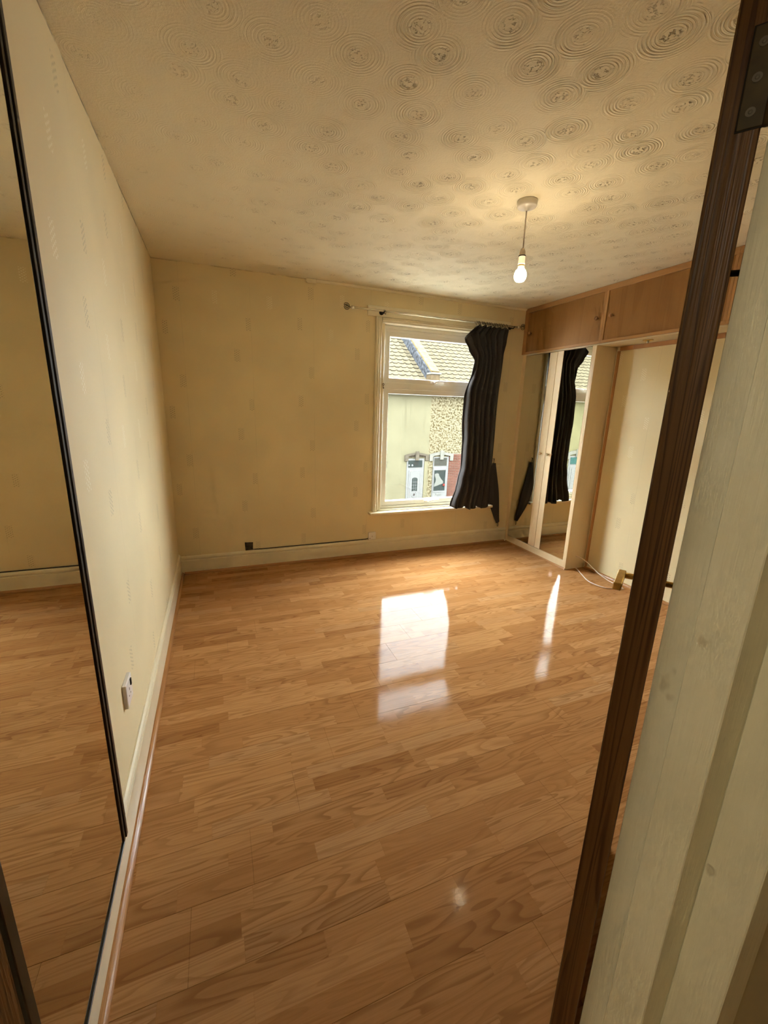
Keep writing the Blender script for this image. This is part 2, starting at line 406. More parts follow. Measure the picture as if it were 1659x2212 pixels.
def lathe(bm, prof, origin, axis=(0, 0, 1), seg=20):
    """Turns (radius, height) points about an axis through origin."""
    ax = Vector(axis).normalized(); o = Vector(origin)
    u = ax.orthogonal().normalized(); v = ax.cross(u)
    rings = []
    for r, h in prof:
        if r < 1e-6: rings.append([bm.verts.new(o + ax * h)])
        else: rings.append([bm.verts.new(o + ax * h + (u * math.cos(2 * PI * k / seg) + v * math.sin(2 * PI * k / seg)) * r) for k in range(seg)])
    for A, D in zip(rings, rings[1:]):
        for k in range(seg):
            q = [A[k % len(A)], A[(k + 1) % len(A)], D[(k + 1) % len(D)], D[k % len(D)]]
            q = [x for i, x in enumerate(q) if x not in q[:i]]
            if len(q) > 2: bm.faces.new(q)
    for R_ in (rings[0], rings[-1]):
        if len(R_) > 2: bm.faces.new(R_)
    return bm
def spline(pts, n=10):
    P = [Vector(p) for p in pts]; out = []
    for i in range(len(P) - 1):
        p0, p1, p2, p3 = P[max(i - 1, 0)], P[i], P[i + 1], P[min(i + 2, len(P) - 1)]
        for k in range(n):
            t = k / n
            out.append(0.5 * ((2 * p1) + (p2 - p0) * t + (2 * p0 - 5 * p1 + 4 * p2 - p3) * t * t + (3 * p1 - p0 - 3 * p2 + p3) * t ** 3))
    out.append(P[-1]); return out
def lerp(a, b, t): return a + (b - a) * t
def curve1(tab, t):
    for (t0, v0), (t1, v1) in zip(tab, tab[1:]):
        if t <= t1:
            k = max(0.0, (t - t0) / (t1 - t0)); k = k * k * (3 - 2 * k); return lerp(v0, v1, k)
    return tab[-1][1]
def text_mesh(name, body, size, M4, mat, parent, depth=0.0):
    cu = bpy.data.curves.new(name, 'FONT'); cu.body = body; cu.size = size; cu.align_x = 'CENTER'; cu.align_y = 'CENTER'; cu.extrude = depth
    t = bpy.data.objects.new(name + '_tmp', cu); C.objects.link(t)
    dg = bpy.context.evaluated_depsgraph_get(); me = bpy.data.meshes.new_from_object(t.evaluated_get(dg))
    bpy.data.objects.remove(t); bm = B(); bm.from_mesh(me); bpy.data.meshes.remove(me)
    bm.transform(M4)
    return mk(name, bm, mat, parent)

# ---------------------------------------------------------------- the room shell
floor = sbox('floor', (-2.4, 3.95, -1.6, 3.93, -0.20, -0.0105), 'dark_gap', 'laminate floor of wood-effect boards')
# laminate boards: 1.285 x 0.19 m, laid across the room, each row's joint 0.18 m further along
FX0, FX1, FY0, FY1 = XL + 0.004, 3.60, -0.05, YW
row0 = int(math.floor((FY0 - Y0B) / BOARD))
for k in range(row0, 40):
    y0, y1 = Y0B + k * BOARD, Y0B + (k + 1) * BOARD
    if y0 >= FY1: break
    y0c, y1c = max(y0, FY0), min(y1, FY1)
    j = 0.913 + 0.178 * (k - 11)
    j -= math.ceil((j - FX0) / 1.285) * 1.285
    while j < FX1:
        a, b = max(j, FX0), min(j + 1.285, FX1); j += 1.285
        if b - a < 0.01: continue
        bm = B(); g = 0.0002
        bx(bm, a + g, b - g, y0c + g, y1c - g, -0.010, 0.0)
        top = [e for e in bm.edges if all(v.co.z > -0.001 for v in e.verts)]
        bmesh.ops.bevel(bm, geom=top, offset=0.0004, segments=1, affect='EDGES')
        mk('floor_board', bm, 'laminate', floor)
sbox('ceiling_landing', (-2.45, 3.95, -1.6, YD0, ZC, ZC + 0.25), 'ceiling', 'landing ceiling')
sbox('ceiling', (XL - 0.25, 3.95, YD0, 3.93, ZC, ZC + 0.25), 'ceiling', 'cream swirl-textured plaster ceiling')
sbox('wall_left', (XL - 0.25, XL, YD1, 3.93, -0.01, ZC), 'wallpaper_left', 'cream wallpapered wall with dash clusters on the left')
def window_wall():
    bm = B(); y0, y1 = YW, 3.93
    X0, X1 = XL, 3.90
    for d in ((X0, WX0, y0, y1, -0.01, ZC), (WX1, X1, y0, y1, -0.01, ZC), (WX0, WX1, y0, y1, -0.01, WZ0 - 0.02), (WX0, WX1, y0, y1, WZ1, ZC)): bx(bm, *d)
    bmesh.ops.remove_doubles(bm, verts=bm.verts, dist=1e-5)
    tag(mk('wall_window', bm, 'wallpaper_window'), 'cream wallpapered wall around the window', kind='structure')
window_wall()
sbox('wall_right', (XR, 3.95, YD1 - 0.15, 2.813, -0.01, ZC), 'wallpaper_right', 'pale wallpapered chimney breast wall')
sbox('wall_alcove', (3.62, 3.95, 2.830, YW, -0.01, ZC), 'wallpaper_right', 'wall behind the fitted wardrobe')
bm = B(); bx(bm, 0.64, XR, YD0, YD1, -0.01, ZC); bx(bm, -2.3, -0.275, YD0, YD1, -0.01, ZC); bx(bm, -0.275, 0.64, YD0, YD1, 2.03, ZC)
tag(mk('wall_door', bm, 'landing_paint'), 'wall around the doorway', kind='structure')
sbox('wall_landing_left', (-2.45, -2.3, -1.5, YD1, -0.01, ZC), 'landing_paint', 'landing wall')
sbox('wall_landing_back', (-2.3, 1.5, -1.55, -1.4, -0.01, ZC), 'landing_paint', 'landing wall')
sbox('wall_landing_right', (1.4, 1.55, -1.5, YD0, -0.01, ZC), 'landing_paint', 'landing wall')
sbox('floor_landing', (-2.3, 1.5, -1.5, -0.052, -0.0104, 0.0), 'floor_bead_wood', 'landing floor')

# skirting boards and the wooden bead that covers the floor's edge
def skirt_profile(t, h):  # (distance from wall, height)
    return [(0, 0), (t, 0), (t, h - 0.040), (t - 0.008, h - 0.036), (t - 0.008, h - 0.031), (t - 0.001, h - 0.027), (t, h - 0.018), (t - 0.003, h - 0.008), (t - 0.009, h), (0, h)]
def quad_profile(t0, r):
    return [(t0, 0.0)] + [(t0 + r * math.cos(a), r * math.sin(a)) for a in [PI / 2 * k / 5 for k in range(6)]]
tag(mk('baseboard_left', prism(B(), [(XL + a, b) for a, b in skirt_profile(0.015, 0.178)], 1, YD1, YW), 'cream_gloss'), 'cream gloss skirting board along the left wall', kind='structure')
tag(mk('baseboard_window', prism(B(), [(YW - a, b) for a, b in skirt_profile(0.016, 0.158)], 0, XL + 0.015, XW), 'cream_gloss'), 'cream gloss skirting board under the window', kind='structure')
tag(mk('trim_1', prism(B(), [(XL + a, b) for a, b in quad_profile(0.0152, 0.019)], 1, YD1, YW - 0.016), 'floor_bead_wood'), 'brown wooden quadrant bead along the left skirting board', kind='structure')
tag(mk('trim_2', prism(B(), [(YW - a, b) for a, b in quad_profile(0.0162, 0.019)], 0, XL + 0.035, XW - 0.019), 'floor_bead_wood_across'), 'brown wooden quadrant bead below the window wall skirting', kind='structure')
tag(mk('trim_3', prism(B(), [(XR - a, b) for a, b in quad_profile(0.0, 0.019)], 1, YD1, 2.811), 'floor_bead_wood'), 'brown wooden quadrant bead at the foot of the right wall', kind='structure')
tag(mk('trim_4', prism(B(), [(XW - a, b) for a, b in quad_profile(0.0, 0.014)], 1, 2.830, YW - 0.035), 'floor_bead_wood'), 'brown wooden bead at the foot of the mirrored wardrobe', kind='structure')
# slim cable trunking along the ceiling line
tag(mk('trim_5', prism(B(), [(YW - 0.020, ZC), (YW - 0.019, ZC - 0.006), (YW - 0.013, ZC - 0.013), (YW - 0.005, ZC - 0.018), (YW, ZC - 0.019), (YW, ZC)], 0, 0.845, XC), 'pale_plaster'), 'slim painted cable trunking where the window wall meets the ceiling', kind='structure')

# ---------------------------------------------------------------- doorway frame and the open door
fr = empty('trim_6', (0.6, 0.27, 0), label='cream painted door frame with rebate and stop, close to the camera', kind='structure')
ZT = 1.995
box('rebate', (0.56, 0.65, 0.30, YD1, 0, ZT + 0.035), 'cream_frame_paint', fr, 0.001)
box('door_stop', (0.548, 0.65, 0.2475, 0.30, 0, ZT + 0.035), 'cream_frame_paint', fr, 0.0012)
box('lining', (0.5975, 0.65, YD0 - 0.002, 0.2475, 0, ZT + 0.035), 'cream_frame_paint', fr, 0.0015)
box('rebate', (-0.285, -0.199, 0.30, YD1 + 0.016, 0, ZT + 0.035), 'stained_door_wood', fr, 0.001)  # latch side takes the door's dark brown instead of the cream
box('door_stop', (-0.285, -0.187, 0.2475, 0.30, 0, ZT + 0.035), 'cream_frame_paint', fr, 0.001)
box('lining', (-0.285, -0.232, YD0 - 0.002, 0.2475, 0, ZT + 0.035), 'cream_frame_paint', fr, 0.001)
box('head', (-0.199, 0.56, 0.30, YD1, ZT, ZT + 0.035), 'cream_frame_paint', fr, 0.001)
box('head_stop', (-0.187, 0.548, 0.2475, 0.30, ZT - 0.012, ZT + 0.035), 'cream_frame_paint', fr, 0.001)
box('head_lining', (-0.232, 0.5975, YD0 - 0.002, 0.2475, ZT + 0.002, ZT + 0.035), 'cream_frame_paint', fr, 0.001)
# dado rail on the landing beside the frame
tag(mk('trim_7', prism(B(), [(YD0, 0.86), (YD0 - 0.018, 0.875), (YD0 - 0.022, 0.90), (YD0 - 0.012, 0.915), (YD0, 0.92)], 0, 0.665, 1.4), 'cream_frame_paint'), 'cream dado rail on the landing wall beside the door frame', kind='structure')

AZ = math.radians(56.1)
DIR = Vector((math.sin(AZ), math.cos(AZ), 0)); NL = Vector((-math.cos(AZ), math.sin(AZ), 0)); D0 = 0.65
def dpt(s, n, z): return DIR * (D0 + s) + NL * n + Vector((0, 0, z))
def dbox(bm, s0, s1, n0, n1, z0, z1, bev=0.0):
    bx(bm, s0, s1, n0, n1, z0, z1, bev)
DM = Matrix((( DIR.x, NL.x, 0, DIR.x * D0), (DIR.y, NL.y, 0, DIR.y * D0), (0, 0, 1, 0), (0, 0, 0, 1)))
def dmk(name, bm, mat, parent, smooth=False):
    bm.transform(DM); return mk(name, bm, mat, parent, smooth)
TH = 0.019
door = empty('door_1', tuple(dpt(0.38, 0, 0.006)), label='open dark-stained wooden door seen edge-on beside the cream frame', kind='structure')
bm = B(); dbox(bm, 0, 0.76, -TH, TH, 0.008, 1.985, 0.0015)
leaf = dmk('door_leaf', bm, 'stained_door_wood', door)
for n0, n1 in ((TH - 0.003, TH), (-TH, -TH + 0.003)):
    bm = B(); dbox(bm, 0.006, 0.754, n0, n1 + (0.0004 if n0 > 0 else 0.0), 0.014, 1.979); bmesh.ops.translate(bm, verts=bm.verts, vec=(0, 0.0 if n0 > 0 else -0.0004, 0)); dmk('face_panel', bm, 'stained_door_wood', leaf)
# hinge let into the edge
for hz, show in ((1.745, True), (0.20, False)):
    bm = B(); dbox(bm, -0.0007, 0.002, -TH - 0.001, 0.003, hz, hz + 0.093, 0.0003)
    dmk('hinge_recess', bm, 'dark_gap', door)
    bm = B(); dbox(bm, -0.0016, 0.001, -TH - 0.001, 0.0018, hz + 0.0012, hz + 0.0915, 0.0006)
    hg = dmk('hinge', bm, 'dull_brass', door)
    bm = B(); lathe(bm, [(0.0042, 0), (0.0042, 0.093)], (-0.002, -TH - 0.0045, hz), seg=10); dmk('hinge_knuckle', bm, 'dull_brass', hg, True)
    for q in (0.016, 0.046, 0.076):
        bm = B(); lathe(bm, [(0, 0), (0.0044, 0), (0.0044, 0.0006), (0.0022, 0.0006), (0.0012, 0.0001), (0, 0.0001)], (-0.0016, -0.0075, hz + q), (-1, 0, 0), 14); dmk('screw', bm, 'screw_steel', hg)
# lever handles on both faces near the far edge
for sgn in (1, -1):
    bm = B(); dbox(bm, 0.665, 0.725, *(sorted((sgn * TH, sgn * (TH + 0.006)))), 0.93, 1.07, 0.001); hd = dmk('handle_plate', bm, 'brass', door)
    bm = B(); lathe(bm, [(0.0085, 0), (0.0085, 0.045)], (0.695, sgn * (TH + 0.005), 0.995), (0, sgn, 0), 12); dmk('handle_stem', bm, 'brass', hd, True)
    bm = B(); dbox(bm, 0.585, 0.708, *(sorted((sgn * (TH + 0.040), sgn * (TH + 0.060)))), 0.985, 1.006, 0.002); dmk('handle_lever', bm, 'brass', hd)
bm = B(); tube(bm, spline([(0.40, -TH, 1.705), (0.40, -TH - 0.03, 1.703), (0.40, -TH - 0.05, 1.71), (0.40, -TH - 0.056, 1.735)], 5), 0.0055, 8); dmk('coat_hook', bm, 'dark_metal', door, True)

# ---------------------------------------------------------------- tall mirror on the left wall
mr = empty('wall_mirror', (XL + 0.03, 0.91, 0.155), label='tall narrow mirror in a thin black frame on the left wall', cat='mirror')
MY0, MY1, MZ0, MZ1 = 0.606, 1.217, 0.156, 2.26
box('backing', (XL + 0.0155, -0.338, MY0 + 0.01, MY1 - 0.01, MZ0 + 0.012, MZ1 - 0.01), 'black_frame', mr)
box('mirror_glass', (-0.338, -0.3355, MY0 + 0.012, MY1 - 0.02, MZ0 + 0.004, MZ1 - 0.012), 'mirror', mr)
def frame_bar(name, y0, y1, z0, z1):
    o = box(name, (-0.342, -0.329, y0, y1, z0, z1), 'black_frame', mr, 0.0015)
frame_bar('frame_side', MY1 - 0.017, MY1, MZ0, MZ1)
box('frame_lip', (-0.338, -0.332, MY1 - 0.033, MY1 - 0.019, MZ0, MZ1), 'black_frame', mr, 0.001)
frame_bar('frame_side', MY0, MY0 + 0.024, MZ0, MZ1)
box('frame_bottom', (-0.342, -0.3315, MY0 + 0.024, MY1 - 0.033, MZ0, MZ0 + 0.006), 'black_frame', mr, 0.001)
box('frame_top', (-0.342, -0.330, MY0 + 0.024, MY1 - 0.033, MZ1 - 0.016, MZ1), 'black_frame', mr, 0.001)

# single socket on the left wall
so = empty('power_socket', (XL + 0.006, 1.55, 0.385), label='white single switched power socket low on the left wall', cat='socket')
SY0, SY1, SZ0, SZ1 = 1.503, 1.594, 0.383, 0.475
box('face_plate', (XL, XL + 0.013, SY0, SY1, SZ0, SZ1), 'socket_plastic', so, 0.0015)
sx = XL + 0.013
box('rocker_switch', (sx - 0.001, sx + 0.004, 1.566, 1.578, 0.437, 0.462), 'dark_metal', so, 0.001)
box('earth_slot', (sx - 0.002, sx + 0.0004, 1.5465, 1.5505, 0.430, 0.440), 'dark_gap', so)
box('live_slot', (sx - 0.002, sx + 0.0004, 1.534, 1.540, 0.4115, 0.4155), 'dark_gap', so)
box('neutral_slot', (sx - 0.002, sx + 0.0004, 1.557, 1.563, 0.4115, 0.4155), 'dark_gap', so)

# ---------------------------------------------------------------- window
FXA, FXB = 1.462, 2.630
win = empty('window_1', ((FXA + FXB) / 2, 3.83, WZ0), label='white two-light casement window facing the street', kind='structure')
YA, YB = 3.795, 3.865
def ring(name, x0, x1, z0, z1, t, y0, y1, mat, parent, tb=None, bev=0.003):
    """Mitred rectangular frame: four bars joined into one moulded piece."""
    bm = B(); tb = tb or t
    o = [(x0, z0), (x1, z0), (x1, z1), (x0, z1)]; i = [(x0 + t, z0 + tb), (x1 - t, z0 + tb), (x1 - t, z1 - t), (x0 + t, z1 - t)]
    b = bev
    layers = [[(p, y1) for p in o], [(p, y0 + b) for p in o], [((p[0] + (b if p[0] == x0 else -b), p[1] + (b if p[1] == z0 else -b)), y0) for p in o],
              [((p[0] - (b if p[0] < (x0 + x1) / 2 else -b), p[1] - (b if p[1] < (z0 + z1) / 2 else -b)), y0) for p in i], [(p, y0 + b * 2) for p in i], [(p, y1) for p in i]]
    V = [[bm.verts.new((p[0], y, p[1])) for p, y in L] for L in layers]
    for k in range(len(V)):
        A, D = V[k], V[(k + 1) % len(V)]
        for q in range(4): bm.faces.new((A[q], A[(q + 1) % 4], D[(q + 1) % 4], D[q]))
    return mk(name, bm, mat, parent)
ring('outer_frame', FXA, FXB, WZ0 + 0.012, 2.166, 0.030, YA, YB, 'upvc', win)
box('frame_head', (FXA + 0.029, FXB - 0.029, YA + 0.003, YB, 2.112, 2.1365), 'upvc', win, 0.002)
box('transom', (FXA + 0.029, FXB - 0.029, YA + 0.004, YB, 1.612, 1.672), 'upvc', win, 0.003)
top_c = ring('top_casement', FXA + 0.026, FXB - 0.026, 1.668, 2.118, 0.046, YA + 0.010, YB - 0.012, 'upvc', win)
low_c = ring('bottom_casement', FXA + 0.026, FXB - 0.026, 0.487, 1.616, 0.046, YA + 0.010, YB - 0.012, 'upvc', win)
box('pane', (FXA + 0.068, FXB - 0.068, YA + 0.034, YA + 0.038, 1.710, 2.076), 'pane', top_c)
lp = box('pane', (FXA + 0.068, FXB - 0.068, YA + 0.034, YA + 0.038, 0.529, 1.574), 'pane', low_c)
for cas, hz in ((top_c, 1.690), (low_c, 0.512)):
    bm = B(); bx(bm, 1.965, 2.035, YA - 0.006, YA + 0.012, hz - 0.010, hz + 0.010, 0.003); h = mk('handle_base', bm, 'white_plastic', cas)
    bm = B(); tube(bm, spline([(2.005, YA - 0.004, hz), (2.008, YA - 0.026, hz + 0.004), (2.05, YA - 0.030, hz + 0.010), (2.12, YA - 0.030, hz + 0.013)], 4), [0.007] * 8 + [0.006] * 5, 8); mk('handle_lever', bm, 'white_plastic', h, True)
text_mesh('glazing_mark', 'Care', 0.030, Matrix.Translation((1.545, YA + 0.0335, 0.895)) @ Matrix.Rotation(PI / 2, 4, 'X') @ Matrix.Rotation(-PI / 2, 4, 'Z'), 'dark_metal', low_c)
# sill and inner stop beads
tag(box('window_sill', (1.338, 2.752, 3.690, YA + 0.004, 0.421, 0.446), 'window_paint', win, 0.004))
box('sill_bead', (FXA - 0.02, FXB + 0.02, 3.760, YA + 0.004, 0.446, 0.4585), 'window_paint', win, 0.003)
# architrave around the opening
ar = empty('trim_8', (2.046, 3.75, 0.446), label='cream moulded wooden architrave around the window', kind='structure')
def arch_prof(): return [(0, 0), (0.0, -0.022), (0.010, -0.030), (0.018, -0.022), (0.026, -0.028), (0.040, -0.020), (0.052, -0.020), (0.060, -0.012), (0.060, 0)]
for side in (0, 1):
    x = 1.373 if side == 0 else 2.721
    pr = [(x + (a if side == 0 else -a), YW + b) for a, b in arch_prof()]
    mk('upright', prism(B(), pr, 2, 0.4465, 2.217), 'window_paint', ar)
mk('head', prism(B(), [(YW + b, 2.217 - a * 0.8) for a, b in arch_prof()], 0, 1.4335, 2.6605), 'window_paint', ar)
for side in (0, 1):
    xa, xb = (1.433, FXA + 0.001) if side == 0 else (FXB - 0.001, 2.661)
    box('reveal_lining', (xa, xb, YW - 0.006, YB, 0.4595, 2.169), 'window_paint', ar, 0.002)
box('reveal_lining', (FXA - 0.028, FXB + 0.028, YW - 0.006, YB, 2.1665, 2.189), 'window_paint', ar, 0.002)
# little key hung on a nail in the architrave
ky = empty('hanging_key', (1.452, 3.738, 1.62), label='small dark key hanging on the left window architrave', cat='key')
bm = B(); tube(bm, [(1.452 + 0.008 * math.cos(a), 3.738, 1.648 + 0.009 * math.sin(a)) for a in [2 * PI * k / 10 for k in range(10)]], 0.0028, 6, True); mk('bow', bm, 'dull_brass', ky, True)
bm = B(); tube(bm, [(1.452, 3.738, 1.64), (1.452, 3.738, 1.612)], 0.0026, 6); bx(bm, 1.4525, 1.460, 3.7368, 3.7392, 1.612, 1.621); mk('shank', bm, 'dull_brass', ky)
tube_bm = tube(B(), [(1.452, 3.7355, 1.656), (1.452, 3.755, 1.656)], 0.0015, 6); mk('nail', tube_bm, 'dark_metal', ky)

# ---------------------------------------------------------------- curtain pole, rings, curtain, tieback
tag(box('pole_board', (1.293, 2.800, YW - 0.020, YW, 2.219, 2.304), 'window_paint', None, 0.002), 'cream painted batten on the wall above the window behind the curtain pole', 'batten')
PY, PZ = 3.680, 2.2515
pole = empty('curtain_pole', (2.0, PY, PZ), label='thin brushed metal curtain pole with spiral wire finials above the window', cat='curtain pole')
bm = B(); tube(bm, [(1.135, PY, PZ + 0.003), (2.845, PY, PZ - 0.003)], 0.0085, 12); mk('rod', bm, 'pole_metal', pole, True)
for ex, s in ((1.135, -1), (2.845, 1)):
    bm = B(); lathe(bm, [(0.0115, -0.012), (0.0135, 0.0), (0.0135, 0.010), (0.009, 0.016), (0.003, 0.018)], (ex, PY, PZ), (s, 0, 0), 14); mk('end_cap', bm, 'pole_metal', pole, True)
    pts = []
    cx = ex + s * 0.054
    for k in range(46):
        t = k / 45; a = 2 * PI * 2.4 * t; r = 0.004 + 0.026 * t
        pts.append((cx - s * r * math.cos(a), PY, PZ + 0.003 + r * math.sin(a)))
    pts.append((ex + s * 0.016, PY, PZ))
    bm = B(); tube(bm, pts, 0.0028, 6); mk('spiral_finial', bm, 'dull_brass', pole, True)
for xb in (1.418, 2.790):
    bm = B(); tube(bm, spline([(xb, YW - 0.0215, PZ), (xb, PY + 0.02, PZ - 0.014), (xb, PY, PZ - 0.014), (xb, PY - 0.014, PZ)], 4), 0.005, 8)
    b_ = mk('bracket', bm, 'dark_metal', pole, True)
    bm = B(); lathe(bm, [(0.021, 0), (0.021, 0.004), (0.012, 0.008), (0, 0.008)], (xb, YW - 0.0202, PZ), (0, -1, 0), 14); mk('wall_plate', bm, 'dark_metal', b_)
# two loose rings beside the left bracket, the rest bunched over the curtain
def make_ring(x, tilt, label):
    bm = B(); pts = []
    for k in range(18):
        a = 2 * PI * k / 18
        pts.append((x + tilt * math.sin(a) * 0.010, PY + 0.0155 * math.cos(a), PZ - 0.006 + 0.0165 * math.sin(a)))
    tube(bm, pts, 0.0020, 6, True)
    tag(mk('curtain_ring', bm, 'dark_metal', None, True), label, 'curtain ring', 'rings on the curtain pole')
make_ring(1.411, 0.5, 'dark wire curtain ring pushed against the left pole bracket, outer one')
make_ring(1.428, -0.4, 'dark wire curtain ring pushed against the left pole bracket, inner one')
for k, nth in enumerate(('leftmost', 'second', 'third', 'fourth', 'fifth', 'sixth', 'seventh', 'eighth', 'ninth', 'tenth', 'eleventh', 'twelfth', 'rightmost')):
    make_ring(2.362 + k * 0.0282, random.uniform(-1, 1), 'dark wire curtain ring bunched over the curtain, %s from the left' % nth if 0 < k < 12 else 'dark wire curtain ring bunched over the curtain, the %s one' % nth)

def curtain():
    Lt = [(0.0, 2.330), (0.02, 2.26), (0.045, 2.212), (0.09, 2.262), (0.155, 2.338), (0.21, 2.330), (0.36, 2.268), (0.48, 2.266), (0.62, 2.284), (0.76, 2.288), (0.84, 2.262), (1.0, 2.186)]
    Rt = [(0.0, 2.722), (0.06, 2.712), (0.14, 2.690), (0.45, 2.668), (0.8, 2.672), (1.0, 2.688)]
    nu, nv = 150, 70; bm = B(); V = []
    rnd = random.Random(3)
    ph = [rnd.uniform(0, 6.28) for _ in range(6)]
    for j in range(nv + 1):
        t = j / nv; row = []
        L, R_ = curve1(Lt, t), curve1(Rt, t)
        for i in range(nu + 1):
            s = i / nu
            flap = max(0.0, 1 - s / 0.10) ** 1.5
            ztop = 2.230 - 0.072 * flap - 0.004 * math.sin(s * 40)
            zbot = 0.452 + 0.018 * math.sin(s * 21 + 1) - 0.014 * (s > 0.3) * (s < 0.9)
            a = s * 2 * PI * 6.6 + 0.9 * math.sin(s * 9 + ph[0]) + 0.5 * math.sin(3.1 * t + ph[1]) + 0.35 * math.sin(s * 23 + t * 2.2)
            amp = lerp(0.017, 0.030, min(1, t * 1.8)) * (1 - 0.35 * flap)
            fold = math.sin(a) + 0.28 * math.sin(2 * a + ph[2])
            x = lerp(L, R_, s) * 1.0095 + 0.012 * math.cos(a) * min(1, t * 2) + 0.006 * math.sin(4 * t + s * 7)
            if s < 0.03: x = lerp(L * 1.0095, x, s / 0.03)
            y = 3.690 + amp * fold - 0.012 * t - flap * 0.035 * (1 if t < 0.16 else max(0, 1 - (t - 0.16) / 0.1))
            y = min(y, 3.728) if t < 0.9 else min(y, 3.684)
            row.append(bm.verts.new((x, y, lerp(ztop, zbot, t))))
        V.append(row)
    for j in range(nv):
        for i in range(nu): bm.faces.new((V[j][i], V[j][i + 1], V[j + 1][i + 1], V[j + 1][i]))
    cu = empty('curtain', (2.47, 3.66, 0.45), label='dark charcoal curtain drawn to the right side of the window', cat='curtain')
    cl = mk('curtain_cloth', bm, 'curtain_cloth', cu, True)
    md = cl.modifiers.new('thick', 'SOLIDIFY'); md.thickness = 0.003; md.offset = 0
    # header tape stitched behind the pleats with hooks up to the rings
    for k in range(13):
        x = 2.362 + k * 0.0282
        bm = B(); tube(bm, [(x, PY - 0.004, PZ - 0.021), (x, PY - 0.006, PZ - 0.034), (x, PY - 0.012, PZ - 0.036)], 0.0013, 5); mk('hook', bm, 'pole_metal', cu)
curtain()

def tieback():
    tb = empty('curtain_tieback', (2.80, 3.745, 0.2), label='dark crescent curtain tieback hanging on the wall between curtain and wardrobe', cat='tieback')
    bm = B(); n = 22; F = []; K = []
    for k in range(n + 1):
        t = k / n
        c = Vector((lerp(2.758, 2.880, t) - 0.040 * math.sin(PI * t), 0, lerp(0.898, 0.228, t)))
        wd = 0.023 + 0.046 * math.sin(PI * t) ** 1.2
        d = Vector((0.122 - 0.040 * PI * math.cos(PI * t), 0, -0.67)).normalized(); nn = Vector((-d.z, 0, d.x))
        y = 3.748 - 0.012 * math.sin(PI * t)
        F.append([(c - nn * wd).to_tuple(), (c + nn * wd).to_tuple(), y])
    rows = []
    for a, b, y in F:
        rows.append([bm.verts.new((a[0], y, a[2])), bm.verts.new(((a[0] + b[0]) / 2, y - 0.010, (a[2] + b[2]) / 2)), bm.verts.new((b[0], y, b[2])), bm.verts.new(((a[0] + b[0]) / 2, y + 0.006, (a[2] + b[2]) / 2))])
    for A, D in zip(rows, rows[1:]):
        for q in range(4): bm.faces.new((A[q], A[(q + 1) % 4], D[(q + 1) % 4], D[q]))
    bm.faces.new(rows[0]); bm.faces.new(rows[-1][::-1])
    mk('band', bm, 'curtain_cloth', tb)
    for (x, z, dz) in ((2.752, 0.915, 0.02), (2.881, 0.205, -0.02)):
        bm = B(); tube(bm, [(x + 0.007 * math.cos(a), 3.745, z + 0.022 * math.sin(a)) for a in [2 * PI * k / 12 for k in range(12)]], 0.0022, 6, True); mk('loop', bm, 'dark_metal', tb, True)
    bm = B(); tube(bm, spline([(2.750, YW, 0.945), (2.750, 3.742, 0.940), (2.750, 3.738, 0.930), (2.752, 3.740, 0.95)], 4), 0.0025, 6); mk('wall_hook', bm, 'dull_brass', tb, True)
tieback()

# ---------------------------------------------------------------- little things on the window wall
jb = empty('junction_box', (0.80, 3.755, 2.413), label='small pale junction box where the window wall meets the ceiling', cat='junction box')
box('box_body', (0.757, 0.843, YW - 0.028, YW, 2.413, ZC), 'pale_plaster', jb, 0.006)
box('box_lid', (0.762, 0.838, YW - 0.031, YW - 0.027, 2.417, ZC - 0.004), 'pale_plaster', jb, 0.001)
hb = empty('open_back_box', (0.21, 3.76, 0.160), label='dark hole of an open socket back box above the skirting board', cat='socket box')
def holebox():
    bm = B(); bx(bm, 0.178, 0.246, YW - 0.0015, YW + 0.0, 0.162, 0.234)
    for v in bm.verts: v.co.x += random.uniform(-0.003, 0.003); v.co.z += random.uniform(-0.003, 0.003)
    bmesh.ops.subdivide_edges(bm, edges=bm.edges, cuts=3, use_grid_fill=True)
    for v in bm.verts:
        if 0.185 < v.co.x < 0.24 and 0.17 < v.co.z < 0.226 and v.co.y < YW - 0.001: v.co.y += 0.001
    mk('hole', bm, 'plaster_hole', hb)
    bm = B(); tube(bm, spline([(0.200, YW - 0.004, 0.180), (0.212, YW - 0.007, 0.20), (0.226, YW - 0.006, 0.188), (0.236, YW - 0.006, 0.172), (0.255, YW - 0.006, 0.166)], 5), 0.003, 6); mk('wire_tail', bm, 'black_cable', hb, True)
holebox()
tag(mk('aerial_cable', tube(B(), spline([(0.256, YW - 0.006, 0.1665), (0.45, YW - 0.006, 0.165), (0.80, YW - 0.006, 0.1655), (1.1, YW - 0.006, 0.166), (1.30, YW - 0.006, 0.1675), (1.344, YW - 0.009, 0.176)], 8), 0.0036, 8), 'black_cable', None, True), 'black cable lying along the top of the window wall skirting', 'cable')
sw = empty('cable_outlet_plate', (1.382, 3.755, 0.157), label='small white square outlet plate above the skirting under the window', cat='outlet')
box('plate', (1.3445, 1.4195, YW - 0.022, YW, 0.160, 0.236), 'white_plastic', sw, 0.0025)
for x, z in ((1.358, 0.196), (1.406, 0.196)): box('screw', (x - 0.002, x + 0.002, YW - 0.0227, YW - 0.021, z - 0.002, z + 0.002), 'pink_plastic', sw)
box('notch', (1.355, 1.361, YW - 0.0226, YW - 0.021, 0.172, 0.180), 'dark_gap', sw)
box('centre_boss', (1.376, 1.388, YW - 0.0235, YW - 0.021, 0.190, 0.202), 'pink_plastic', sw, 0.001)

